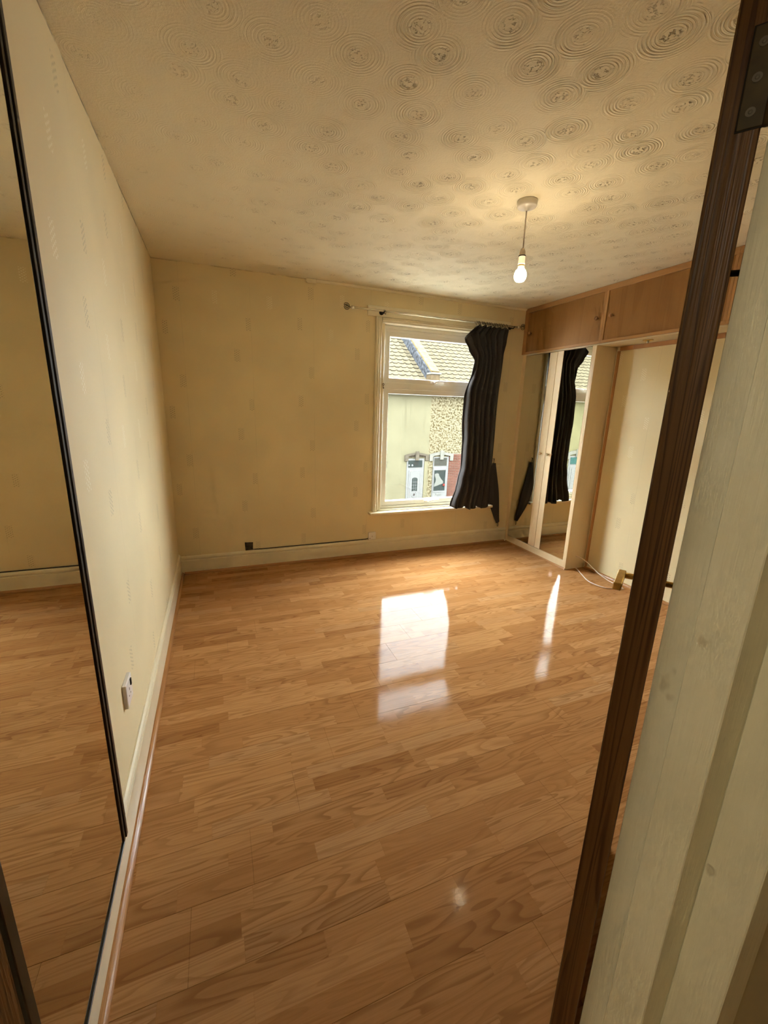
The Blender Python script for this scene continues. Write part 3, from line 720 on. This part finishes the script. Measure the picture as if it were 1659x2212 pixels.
# ---------------------------------------------------------------- fitted wardrobe with mirrored doors
WZT = 1.999
wd = empty('mirrored_wardrobe', (3.3, 3.3, 0), label='cream wardrobe with two mirrored doors in the corner beside the window', cat='wardrobe')
box('side_panel', (XW, 3.61, 2.830, 2.847, 0.0, WZT), 'wardrobe_wood', wd, 0.001)
box('back_panel', (3.60, 3.612, 2.847, YW - 0.01, 0.0, WZT), 'wardrobe_wood', wd)
box('frame_stile', (XW, XW + 0.03, 3.712, YW - 0.0005, 0.0, WZT), 'wardrobe_wood', wd, 0.001)
box('frame_stile', (XW, XW + 0.03, 2.8475, 2.874, 0.078, WZT), 'wardrobe_wood', wd, 0.001)
box('plinth', (XW, XW + 0.02, 2.8475, 3.7115, 0.0, 0.078), 'wardrobe_wood', wd, 0.0015)
box('top_rail', (XW + 0.02, XW + 0.04, 2.8745, 3.7115, 1.98, WZT), 'wardrobe_wood', wd)
for yk, ya, yb, ma, mb, sa, sb in ((3.329, 3.2735, 3.7105, 3.372, 3.709, 3.275, 3.370), (3.231, 2.8755, 3.2715, 2.878, 3.196, 3.198, 3.270)):
    dr = box('wardrobe_door', (XW + 0.006, XW + 0.024, ya, yb, 0.082, 1.996), 'wardrobe_wood', wd, 0.001)
    box('mirror_panel', (XW + 0.0025, XW + 0.0065, ma, mb, 0.084, 1.994), 'mirror', dr)
    box('door_stile', (XW - 0.0005, XW + 0.0062, sa, sb, 0.083, 1.995), 'wardrobe_wood', dr, 0.001)
    bm = B(); lathe(bm, [(0.007, 0), (0.006, 0.010), (0.011, 0.014), (0.0145, 0.020), (0.013, 0.027), (0.007, 0.031), (0, 0.032)], (XW - 0.0005, yk, 1.046), (-1, 0, 0), 16); mk('knob', bm, 'cream_knob', dr, True)
box('edge_lipping', (XW - 0.004, XW, 2.830, 2.843, 0.0, WZT), 'wardrobe_wood', wd, 0.001)

# wooden battens in the corner of the recess
tag(box('trim_9', (XR - 0.012, XR, 2.791, 2.813, 0.019, 1.966), 'orange_batten_wood', None, 0.001), 'orange wooden corner batten beside the mirrored wardrobe', kind='structure')
sbox('wall_return', (XR, 3.95, 2.813, 2.8295, -0.01, ZC), 'wallpaper_right', 'end of the chimney breast beside the wardrobe')

# ---------------------------------------------------------------- overhead cupboards
CZ0, CZ1 = 2.010, ZC - 0.002
def overhead(y0, y1, name_label, doors, stile_left, stile_right):
    """y1 is the window end; doors: (ya, yb, knob_y or None, set back)."""
    e = empty('overhead_cupboard', (3.11, (y0 + y1) / 2, CZ0), label=name_label, cat='cupboard')
    t = 0.022
    box('top_rail', (XC, XC + t, y0, y1, 2.402, CZ1), 'cupboard_trim_wood', e, 0.001)
    box('bottom_rail', (XC, XC + t, y0, y1, CZ0, 2.031), 'cupboard_trim_wood', e, 0.001)
    box('side_stile', (XC, XC + t, y1 - stile_left, y1, 2.0312, 2.4018), 'cupboard_trim_wood_upright', e, 0.001)
    if stile_right: box('side_stile', (XC, XC + t, y0, y0 + stile_right, 2.0312, 2.4018), 'cupboard_trim_wood_upright', e, 0.001)
    box('base_panel', (XC + t, XR - 0.001, y0, y1, 2.0, 2.016), 'shelf_underside', e)
    box('back_panel', (XR - 0.006, XR - 0.001, y0, y1, 2.016, CZ1), 'shelf_underside', e)
    for ya, yb, ky, sb in doors:
        d = box('cupboard_door', (XC + 0.008 + sb, XC + 0.018 + sb, ya, yb, 2.028, 2.405), 'cupboard_door_wood', e, 0.001)
        if ky:
            bm = B(); lathe(bm, [(0.006, 0), (0.006, 0.010), (0.012, 0.013), (0.0155, 0.020), (0.013, 0.028), (0.006, 0.031), (0, 0.0315)], (XC + 0.008 + sb, ky, 2.208), (-1, 0, 0), 16); mk('knob', bm, 'wooden_knob', d, True)
    return e
overhead(2.789, YW - 0.001, 'brown overhead cupboard above the mirrored wardrobe by the window', [(3.33, 3.722, 3.675, 0.012), (2.805, 3.40, 2.850, 0.0)], 0.051, 0.021)
overhead(1.850, 2.7885, 'brown overhead cupboard above the wallpapered recess with downlight', [(1.865, 2.772, 2.712, 0.0)], 0.021, 0.018)
overhead(0.95, 1.8495, 'brown overhead cupboard seen in the gap between door and door frame', [(0.97, 1.835, None, 0.0)], 0.018, 0.018)
# fascia and batten below the cupboards
tag(box('trim_10', (XR - 0.014, XR, 0.95, 2.7905, 1.968, 1.9995), 'orange_batten_wood', None, 0.001), 'orange wooden batten on the wall under the overhead cupboards', kind='structure')
dl = empty('downlight', (3.09, 2.44, 1.985), label='small round brass downlight under the overhead cupboard', cat='light')
bm = B(); lathe(bm, [(0.018, 0), (0.036, 0.0), (0.037, -0.004), (0.030, -0.007), (0.020, -0.004), (0.018, 0)], (3.09, 2.44, 2.0), (0, 0, 1), 24); mk('bezel', bm, 'brass', dl, True)
bm = B(); lathe(bm, [(0.019, -0.001), (0.012, -0.003), (0.0, -0.003)], (3.09, 2.44, 2.0), (0, 0, 1), 18); mk('recess', bm, 'dark_gap', dl)
bm = B(); lathe(bm, [(0.004, -0.002), (0.0075, -0.010), (0.0085, -0.017), (0.006, -0.023), (0, -0.025)], (3.09, 2.44, 2.0), (0, 0, 1), 14); mk('lamp_capsule', bm, 'pole_metal', dl, True)
# white cable from the wardrobe side
tag(mk('white_flex', tube(B(), spline([(3.115, 2.831, 0.124), (3.128, 2.805, 0.122), (3.155, 2.74, 0.098), (3.175, 2.62, 0.035), (3.175, 2.50, 0.006), (3.166, 2.40, 0.006), (3.150, 2.325, 0.006),
      (3.125, 2.318, 0.006), (3.062, 2.352, 0.006), (3.000, 2.405, 0.006), (2.985, 2.53, 0.006), (3.060, 2.69, 0.006), (3.115, 2.79, 0.006), (3.128, 2.828, 0.006)], 8), 0.0045, 8), 'white_cable', None, True), 'white flex looped on the floor from the wardrobe side panel', 'cable')

# ---------------------------------------------------------------- pendant lamp
LX, LY = 1.486, 1.949
pl = empty('pendant_lamp', (LX, LY, ZC), label='bare lit bulb on a cord from a white ceiling rose', cat='lamp')
mk('ceiling_rose', lathe(B(), [(0.0, 0), (0.047, 0), (0.048, -0.003), (0.047, -0.022), (0.042, -0.029), (0.012, -0.032), (0.010, -0.040), (0.004, -0.043)], (LX, LY, ZC), seg=32), 'white_plastic', pl, True)
mk('cord', tube(B(), [(LX, LY, ZC - 0.04), (LX + 0.001, LY, 2.236)], 0.0032, 8), 'pink_plastic', pl, True)
hold = mk('lamp_holder', lathe(B(), [(0.0035, 2.240), (0.009, 2.236), (0.0135, 2.224), (0.0155, 2.206), (0.0165, 2.2055), (0.0165, 2.2025), (0.0160, 2.202), (0.0170, 2.170), (0.0165, 2.166), (0.0, 2.166)], (LX, LY, 0), seg=20), 'pink_plastic', pl, True)
mk('holder_ring', lathe(B(), [(0.0160, 2.2065), (0.0182, 2.206), (0.0182, 2.202), (0.0160, 2.2015)], (LX, LY, 0), seg=20), 'dark_metal', hold, True)
mk('bulb_cap', lathe(B(), [(0.0, 2.167), (0.0155, 2.167), (0.0160, 2.158), (0.0155, 2.146), (0.0, 2.145)], (LX, LY, 0), seg=20), 'cream_knob', pl, True)
mk('bulb', lathe(B(), [(0.0, 2.147), (0.0165, 2.147), (0.024, 2.138), (0.0295, 2.125), (0.0305, 2.113), (0.028, 2.100), (0.0205, 2.090), (0.011, 2.0865), (0, 2.086)], (LX, LY, 0), seg=28), 'bulb', pl, True)

# ---------------------------------------------------------------- outdoors: street and the houses opposite
YF = 16.5; GZ = -3.30
def grd(name, y0, y1, z0, z1, mat, label): sbox(name, (-26, 26, y0, y1, z0, z1), mat, label)
grd('pavement_near', 3.93, 6.2, GZ - 0.3, GZ, 'paving', 'pavement below the window')
grd('road', 6.2, 14.3, GZ - 0.3, GZ - 0.1, 'asphalt', 'asphalt street')
grd('pavement_far', 14.3, YF + 8.5, GZ - 0.3, GZ, 'paving', 'pavement in front of the houses opposite')
EZ, PITCHR = 2.25, math.radians(35)
def roof_tiles(x0, x1, parent):
    """Overlapping courses of rolled tiles on the slope facing the street."""
    bm = B(); per, gauge = 0.30, 0.315; n = int((x1 - x0) / per * 8)
    sl = Vector((0, math.cos(PITCHR), math.sin(PITCHR))); nr = Vector((0, -math.sin(PITCHR), math.cos(PITCHR)))
    o = Vector((0, YF - 0.30, EZ - 0.06))
    for c in range(18):
        lo, up = [], []; thick = []
        for i in range(n + 1):
            x = x0 + (x1 - x0) * i / n; ph = ((x + (c % 2) * 0.0) / per) % 1.0
            hgt = 0.040 * max(0.0, math.sin(PI * min(1, ph / 0.42))) if ph < 0.42 else 0.0
            p = o + sl * (c * gauge); p.x = x
            lo.append(bm.verts.new(p + nr * (hgt + 0.050))); thick.append(bm.verts.new(p + nr * 0.0)); up.append(bm.verts.new(p + sl * (gauge + 0.06) + nr * (hgt + 0.006)))
        for i in range(n):
            bm.faces.new((lo[i], lo[i + 1], up[i + 1], up[i])); bm.faces.new((thick[i], thick[i + 1], lo[i + 1], lo[i]))
    r = mk('roof_tiles', bm, 'roof_tile', parent); r['kind'] = 'stuff'
def lintel(xc, w_, zb, zt, mat, parent, dent, mdent=None):
    """Segmental arched lintel with a keystone and shoulders."""
    bm = B(); n = 14; h = w_ / 2
    low, top = [], []
    for k in range(n + 1):
        t = -1 + 2 * k / n
        rise = 0.10 * (1 - t * t)
        low.append((xc + t * (h - 0.16), zb + 0.20 + rise * 0.6)); top.append((xc + t * h, zt - 0.17 + rise))
    prof = [(xc - h, zb), (xc - h + 0.16, zb)] + low + [(xc + h - 0.16, zb), (xc + h, zb)] + top[::-1]
    V0 = [bm.verts.new((x, YF - 0.06, z)) for x, z in prof]; V1 = [bm.verts.new((x, YF + 0.05, z)) for x, z in prof]
    m_ = len(prof)
    bm.faces.new(V0); bm.faces.new(V1[::-1])
    for i in range(m_): bm.faces.new((V0[i], V1[i], V1[(i + 1) % m_], V0[(i + 1) % m_]))
    bmesh.ops.triangulate(bm, faces=bm.faces)
    o = mk('lintel', bm, mat, parent)
    box('keystone', (xc - 0.085, xc + 0.085, YF - 0.10, YF - 0.05, zt - 0.40, zt), mat, o, 0.01)
    if dent:
        for sgn in (-1, 1):
            for k in range(5):
                x = xc + sgn * (0.13 + k * 0.058); box('dentil', (x - 0.012, x + 0.012, YF - 0.068, YF - 0.055, zt - 0.235 - 0.006 * k, zt - 0.165 - 0.008 * k), mdent, o)
def house(x0, x1, wall, label, xd, dwhite=True):
    e = empty('terraced_house', ((x0 + x1) / 2, YF + 2, GZ), label=label, cat='house', group='terraced houses across the street')
    bm = B(); bx(bm, x0, x1, YF, YF + 8, GZ, EZ); mk('wall', bm, wall, e)
    roof_tiles(x0, x1, e)
    zr = EZ + math.tan(PITCHR) * 4.0
    bm = B(); prism(bm, [(YF - 0.28, EZ - 0.14), (YF + 4.0, zr - 0.10), (YF + 8.2, EZ - 0.14)], 0, x0, x1); mk('roof_deck', bm, 'roof_tile', e)
    bm = B(); tube(bm, [(x0, YF - 0.36, EZ - 0.16), (x1, YF - 0.36, EZ - 0.16)], 0.06, 8); mk('gutter', bm, 'gutter', e, True)
    return e
def house_window(e, x0, x1, z0, z1):
    f = box('window_frame', (x0, x1, YF - 0.035, YF + 0.02, z0, z1), 'white_door', e, 0.01)
    for a, b, c, d in ((x0 + 0.08, (x0 + x1) / 2 - 0.03, z0 + 0.08, z1 - 0.08), ((x0 + x1) / 2 + 0.03, x1 - 0.08, z0 + 0.08, z1 - 0.08)):
        box('pane', (a, b, YF - 0.045, YF - 0.03, c, d), 'door_glass', f)
    box('sill', (x0 - 0.08, x1 + 0.08, YF - 0.12, YF, z0 - 0.10, z0), 'lintel_white', f, 0.01)

# house 62: painted brick, white door, stone lintel
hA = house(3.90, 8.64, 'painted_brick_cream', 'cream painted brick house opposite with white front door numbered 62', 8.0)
house_window(hA, 4.55, 6.05, -2.3, -0.75); house_window(hA, 4.7, 5.9, 0.3, 1.75)
lintel(8.062, 1.15, -0.795, -0.38, 'lintel_stone', hA, True, 'door_mark')
d1 = empty('front_door', (8.0, YF, GZ + 0.1)); d1.parent = hA; d1.location = Vector((8.0, YF, GZ + 0.1)) - WLOC[hA.name]
box('door_frame', (7.60, 8.43, YF - 0.03, YF + 0.02, GZ + 0.02, -0.70), 'white_door', d1, 0.01)
box('transom_pane', (7.665, 8.335, YF - 0.045, YF - 0.02, -1.075, -0.775), 'door_glass', d1)
text_mesh('door_number', '62', 0.20, Matrix.Translation((8.035, YF - 0.047, -0.905)) @ Matrix.Rotation(PI / 2, 4, 'X'), 'door_mark', d1)
for x, z, s in ((7.70, -0.985, 0.05), (7.85, -0.99, 0.06)):
    bm = B(); lathe(bm, [(0, 0), (s * 0.8, 0), (s * 0.5, 0.012), (0, 0.014)], (x, YF - 0.046, z), (0, -1, 0), 10); mk('glass_motif', bm, 'white_door', d1)
box('door_slab', (7.70, 8.30, YF - 0.055, YF - 0.02, GZ + 0.05, -1.195), 'white_door', d1, 0.012)
box('door_moulding', (7.765, 8.235, YF - 0.066, YF - 0.052, GZ + 0.20, -1.26), 'white_door', d1, 0.010)
def arched_pane():
    bm = B(); pr = [(7.865, -2.13), (8.125, -2.13)] + [(7.995 + 0.13 * math.cos(a), -1.60 + 0.075 * math.sin(a)) for a in [PI * k / 10 for k in range(11)]]
    V0 = [bm.verts.new((x, YF - 0.072, z)) for x, z in pr]; V1 = [bm.verts.new((x, YF - 0.060, z)) for x, z in pr]; n = len(pr)
    bm.faces.new(V0); bm.faces.new(V1[::-1])
    for i in range(n): bm.faces.new((V0[i], V1[i], V1[(i + 1) % n], V0[(i + 1) % n]))
    p = mk('door_pane', bm, 'door_glass', d1)
    for z in (-1.72, -1.86, -2.0): box('glazing_bar', (7.865, 8.125, YF - 0.075, YF - 0.071, z - 0.006, z + 0.006), 'white_door', d1)
    for x in (7.95, 8.04): box('glazing_bar', (x - 0.005, x + 0.005, YF - 0.0752, YF - 0.0712, -2.13, -1.55), 'white_door', d1)
arched_pane()
bm = B(); lathe(bm, [(0, 0), (0.155, 0), (0.150, 0.012), (0.115, 0.016), (0.105, 0.006), (0.075, 0.006), (0.070, 0.014), (0, 0.014)], (7.985, YF - 0.064, -2.27), (0, -1, 0), 24); mk('round_panel', bm, 'white_door', d1)
bm = B(); lathe(bm, [(0, 0), (0.030, 0), (0.026, 0.02), (0, 0.024)], (7.985, YF - 0.078, -2.265), (0, -1, 0), 12); bx(bm, 7.975, 7.995, YF - 0.095, YF - 0.078, -2.34, -2.27); mk('knocker', bm, 'door_mark', d1)
box('letter_plate', (7.86, 8.12, YF - 0.075, YF - 0.06, -2.62, -2.55), 'pole_metal', d1, 0.004)
box('door_pilaster', (8.45, 8.635, YF - 0.030, YF + 0.02, GZ, -0.80), 'painted_brick_cream', hA, 0.008)

# next door: pebbledash above, red brick below
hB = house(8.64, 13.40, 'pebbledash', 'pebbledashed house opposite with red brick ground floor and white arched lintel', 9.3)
lintel(9.275, 1.19, -0.81, -0.36, 'lintel_white', hB, False)
d2 = empty('front_door', (9.26, YF, GZ + 0.1)); d2.parent = hB; d2.location = Vector((9.26, YF, GZ + 0.1)) - WLOC[hB.name]
box('door_frame', (8.88, 9.66, YF - 0.03, YF + 0.02, GZ + 0.02, -0.64), 'white_door', d2, 0.01)
box('transom_pane', (8.93, 9.56, YF - 0.045, YF - 0.02, -1.03, -0.69), 'blind_glass', d2)
box('door_slab', (8.90, 9.60, YF - 0.055, YF - 0.02, GZ + 0.05, -1.10), 'white_door', d2, 0.012)
box('door_pane', (8.95, 9.515, YF - 0.064, YF - 0.05, -2.16, -1.23), 'door_glass', d2)
def net():
    bm = B(); pr = [(8.955, -1.98), (9.41, -1.84), (9.43, -1.76), (9.30, -1.62), (9.19, -1.47), (9.19, -1.40), (9.10, -1.36), (8.97, -1.40), (8.97, -1.47), (9.04, -1.62), (9.02, -1.76), (8.955, -1.86)]
    V0 = [bm.verts.new((x, YF - 0.070, z)) for x, z in pr]; V1 = [bm.verts.new((x, YF - 0.063, z)) for x, z in pr]; n = len(pr)
    bm.faces.new(V0); bm.faces.new(V1[::-1])
    for i in range(n): bm.faces.new((V0[i], V1[i], V1[(i + 1) % n], V0[(i + 1) % n]))
    bmesh.ops.triangulate(bm, faces=bm.faces); mk('net_curtain', bm, 'net_curtain', d2)
net()
bm = B(); lathe(bm, [(0, 0), (0.05, 0.0), (0.055, 0.05), (0.03, 0.10), (0, 0.11)], (9.45, YF - 0.085, -1.95), (0, 0, 1), 10); mk('red_flower', bm, 'red_flower', d2)
box('letter_plate', (9.08, 9.36, YF - 0.075, YF - 0.05, -2.36, -2.29), 'gutter', d2, 0.006)
box('mid_rail', (8.93, 9.54, YF - 0.068, YF - 0.05, -2.24, -2.18), 'white_door', d2, 0.005)
# red brick facing: each brick stands proud of the pale mortar
bk = box('brick_backing', (9.665, 13.40, YF - 0.012, YF + 0.01, GZ, -0.49), 'pale_mortar', hB)
bm = B(); z = GZ + 0.005; r = 0
while z + 0.062 < -0.49:
    x = 9.67 - (0.1125 if r % 2 else 0)
    while x < 11.4:
        a, b = max(x, 9.668), min(x + 0.203, 11.4)
        if b - a > 0.03: bx(bm, a, b, YF - 0.026, YF - 0.008, z, z + 0.050)
        x += 0.225
    z += 0.075; r += 1
bo = mk('bricks', bm, 'red_brick', bk); bo['kind'] = 'stuff'
house_window(hB, 11.6, 13.0, -2.3, -0.85); house_window(hB, 11.5, 12.7, 0.3, 1.75)
# party wall parapet climbing the slope between the two roofs
pw = empty('roof_parapet', (8.64, YF, EZ), label='slate-faced party wall parapet climbing between the two roofs opposite', cat='parapet')
sl = Vector((0, math.cos(PITCHR), math.sin(PITCHR))); nr = Vector((0, -math.sin(PITCHR), math.cos(PITCHR))); o0 = Vector((0, YF + 0.15, EZ + 0.28))
def slope_box(name, x0, x1, s0, s1, n0, n1, mat, parent):
    bm = B(); bx(bm, x0, x1, s0, s1, n0, n1)
    m4 = Matrix(((1, 0, 0, 0), (0, sl.y, nr.y, o0.y), (0, sl.z, nr.z, o0.z), (0, 0, 0, 1))); bm.transform(m4); return mk(name, bm, mat, parent)
slope_box('parapet_wall', 8.44, 8.76, 0.0, 5.2, -0.35, 0.42, 'parapet_slate', pw)
for k in range(14): slope_box('coping_tile', 8.52, 8.90, 0.05 + k * 0.37, 0.05 + k * 0.37 + 0.36, 0.42, 0.49, 'parapet_coping', pw)
box('corbel_end', (8.42, 8.80, YF - 0.34, YF + 0.20, EZ + 0.10, EZ + 0.56), 'parapet_brick', pw, 0.02)
box('corbel_cap', (8.40, 8.84, YF - 0.38, YF + 0.10, EZ + 0.56, EZ + 0.63), 'lintel_white', pw, 0.01)

# houses further along, two of them caught in the wardrobe mirror
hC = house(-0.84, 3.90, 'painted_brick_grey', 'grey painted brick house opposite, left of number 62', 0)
house_window(hC, 0.0, 1.6, -2.3, -0.75); house_window(hC, 0.4, 1.6, 0.3, 1.75)
hE = house(-10.30, -5.56, 'painted_brick_grey', 'grey painted brick house opposite, beside the lemon house in the wardrobe mirror', 0)
house_window(hE, -8.0, -6.4, -2.3, -0.75); house_window(hE, -7.8, -6.6, 0.3, 1.75)
hF = house(-15.0, -10.30, 'painted_brick_lemon', 'lemon painted house opposite reflected in the wardrobe mirror', 0)
lintel(-11.15, 1.25, -0.86, -0.36, 'lintel_white', hF, False)
d3 = empty('front_door', (-11.1, YF, GZ + 0.1)); d3.parent = hF; d3.location = Vector((-11.1, YF, GZ + 0.1)) - WLOC[hF.name]
box('door_frame', (-11.62, -10.68, YF - 0.03, YF + 0.02, GZ + 0.02, -0.70), 'white_door', d3, 0.01)
box('transom_pane', (-11.53, -10.77, YF - 0.045, YF - 0.02, -1.12, -0.78), 'green_glass', d3)
box('door_slab', (-11.52, -10.78, YF - 0.055, YF - 0.02, GZ + 0.05, -1.22), 'white_door', d3, 0.012)
box('door_moulding', (-11.40, -10.90, YF - 0.066, YF - 0.052, GZ + 0.20, -1.32), 'white_door', d3, 0.014)
house_window(hF, -14.2, -12.7, -2.3, -0.75)

# ---------------------------------------------------------------- unseen landing lamp added to brighten the door frame, and the terrace this room belongs to
lt = empty('added_landing_lamp', (-1.70, -0.12, ZC), label='white globe lamp added unseen on the landing to brighten the door frame', cat='lamp')
mk('ceiling_plate', lathe(B(), [(0, 0), (0.06, 0), (0.06, -0.015), (0.02, -0.02), (0.02, -0.05), (0, -0.05)], (-1.70, -0.12, ZC), seg=20), 'white_plastic', lt, True)
gm = Mat('added_globe', (1, 1, 1), 0.4); gm.set('Emission Color', (1.0, 0.94, 0.80)); gm.set('Emission Strength', 100.0); M['added_globe'] = gm.m
mk('globe', lathe(B(), [(0.02, -0.05)] + [(0.085 * math.sin(PI * (0.1 + 0.9 * k / 12)), -0.13 + 0.085 * math.cos(PI * (0.1 + 0.9 * k / 12))) for k in range(13)], (-1.70, -0.12, ZC), seg=20), 'added_globe', lt, True)
# own terrace: outer wall either side of this room and the roof over it
own = empty('own_terrace', (2, 4.0, GZ), label='brick terrace this room belongs to, outside the window', cat='house')
for d in ((-24, XL - 0.26, 3.80, 3.93, GZ, 2.70), (3.96, 24, 3.80, 3.93, GZ, 2.70), (XL - 0.25, 3.95, 3.80, 3.93, GZ, -0.21)): box('outer_wall', d, 'red_brick', own)
bm = B(); prism(bm, [(4.20, 2.75), (0.0, 5.65), (-4.3, 2.75)], 0, -24, 24); mk('roof', bm, 'roof_tile', own)
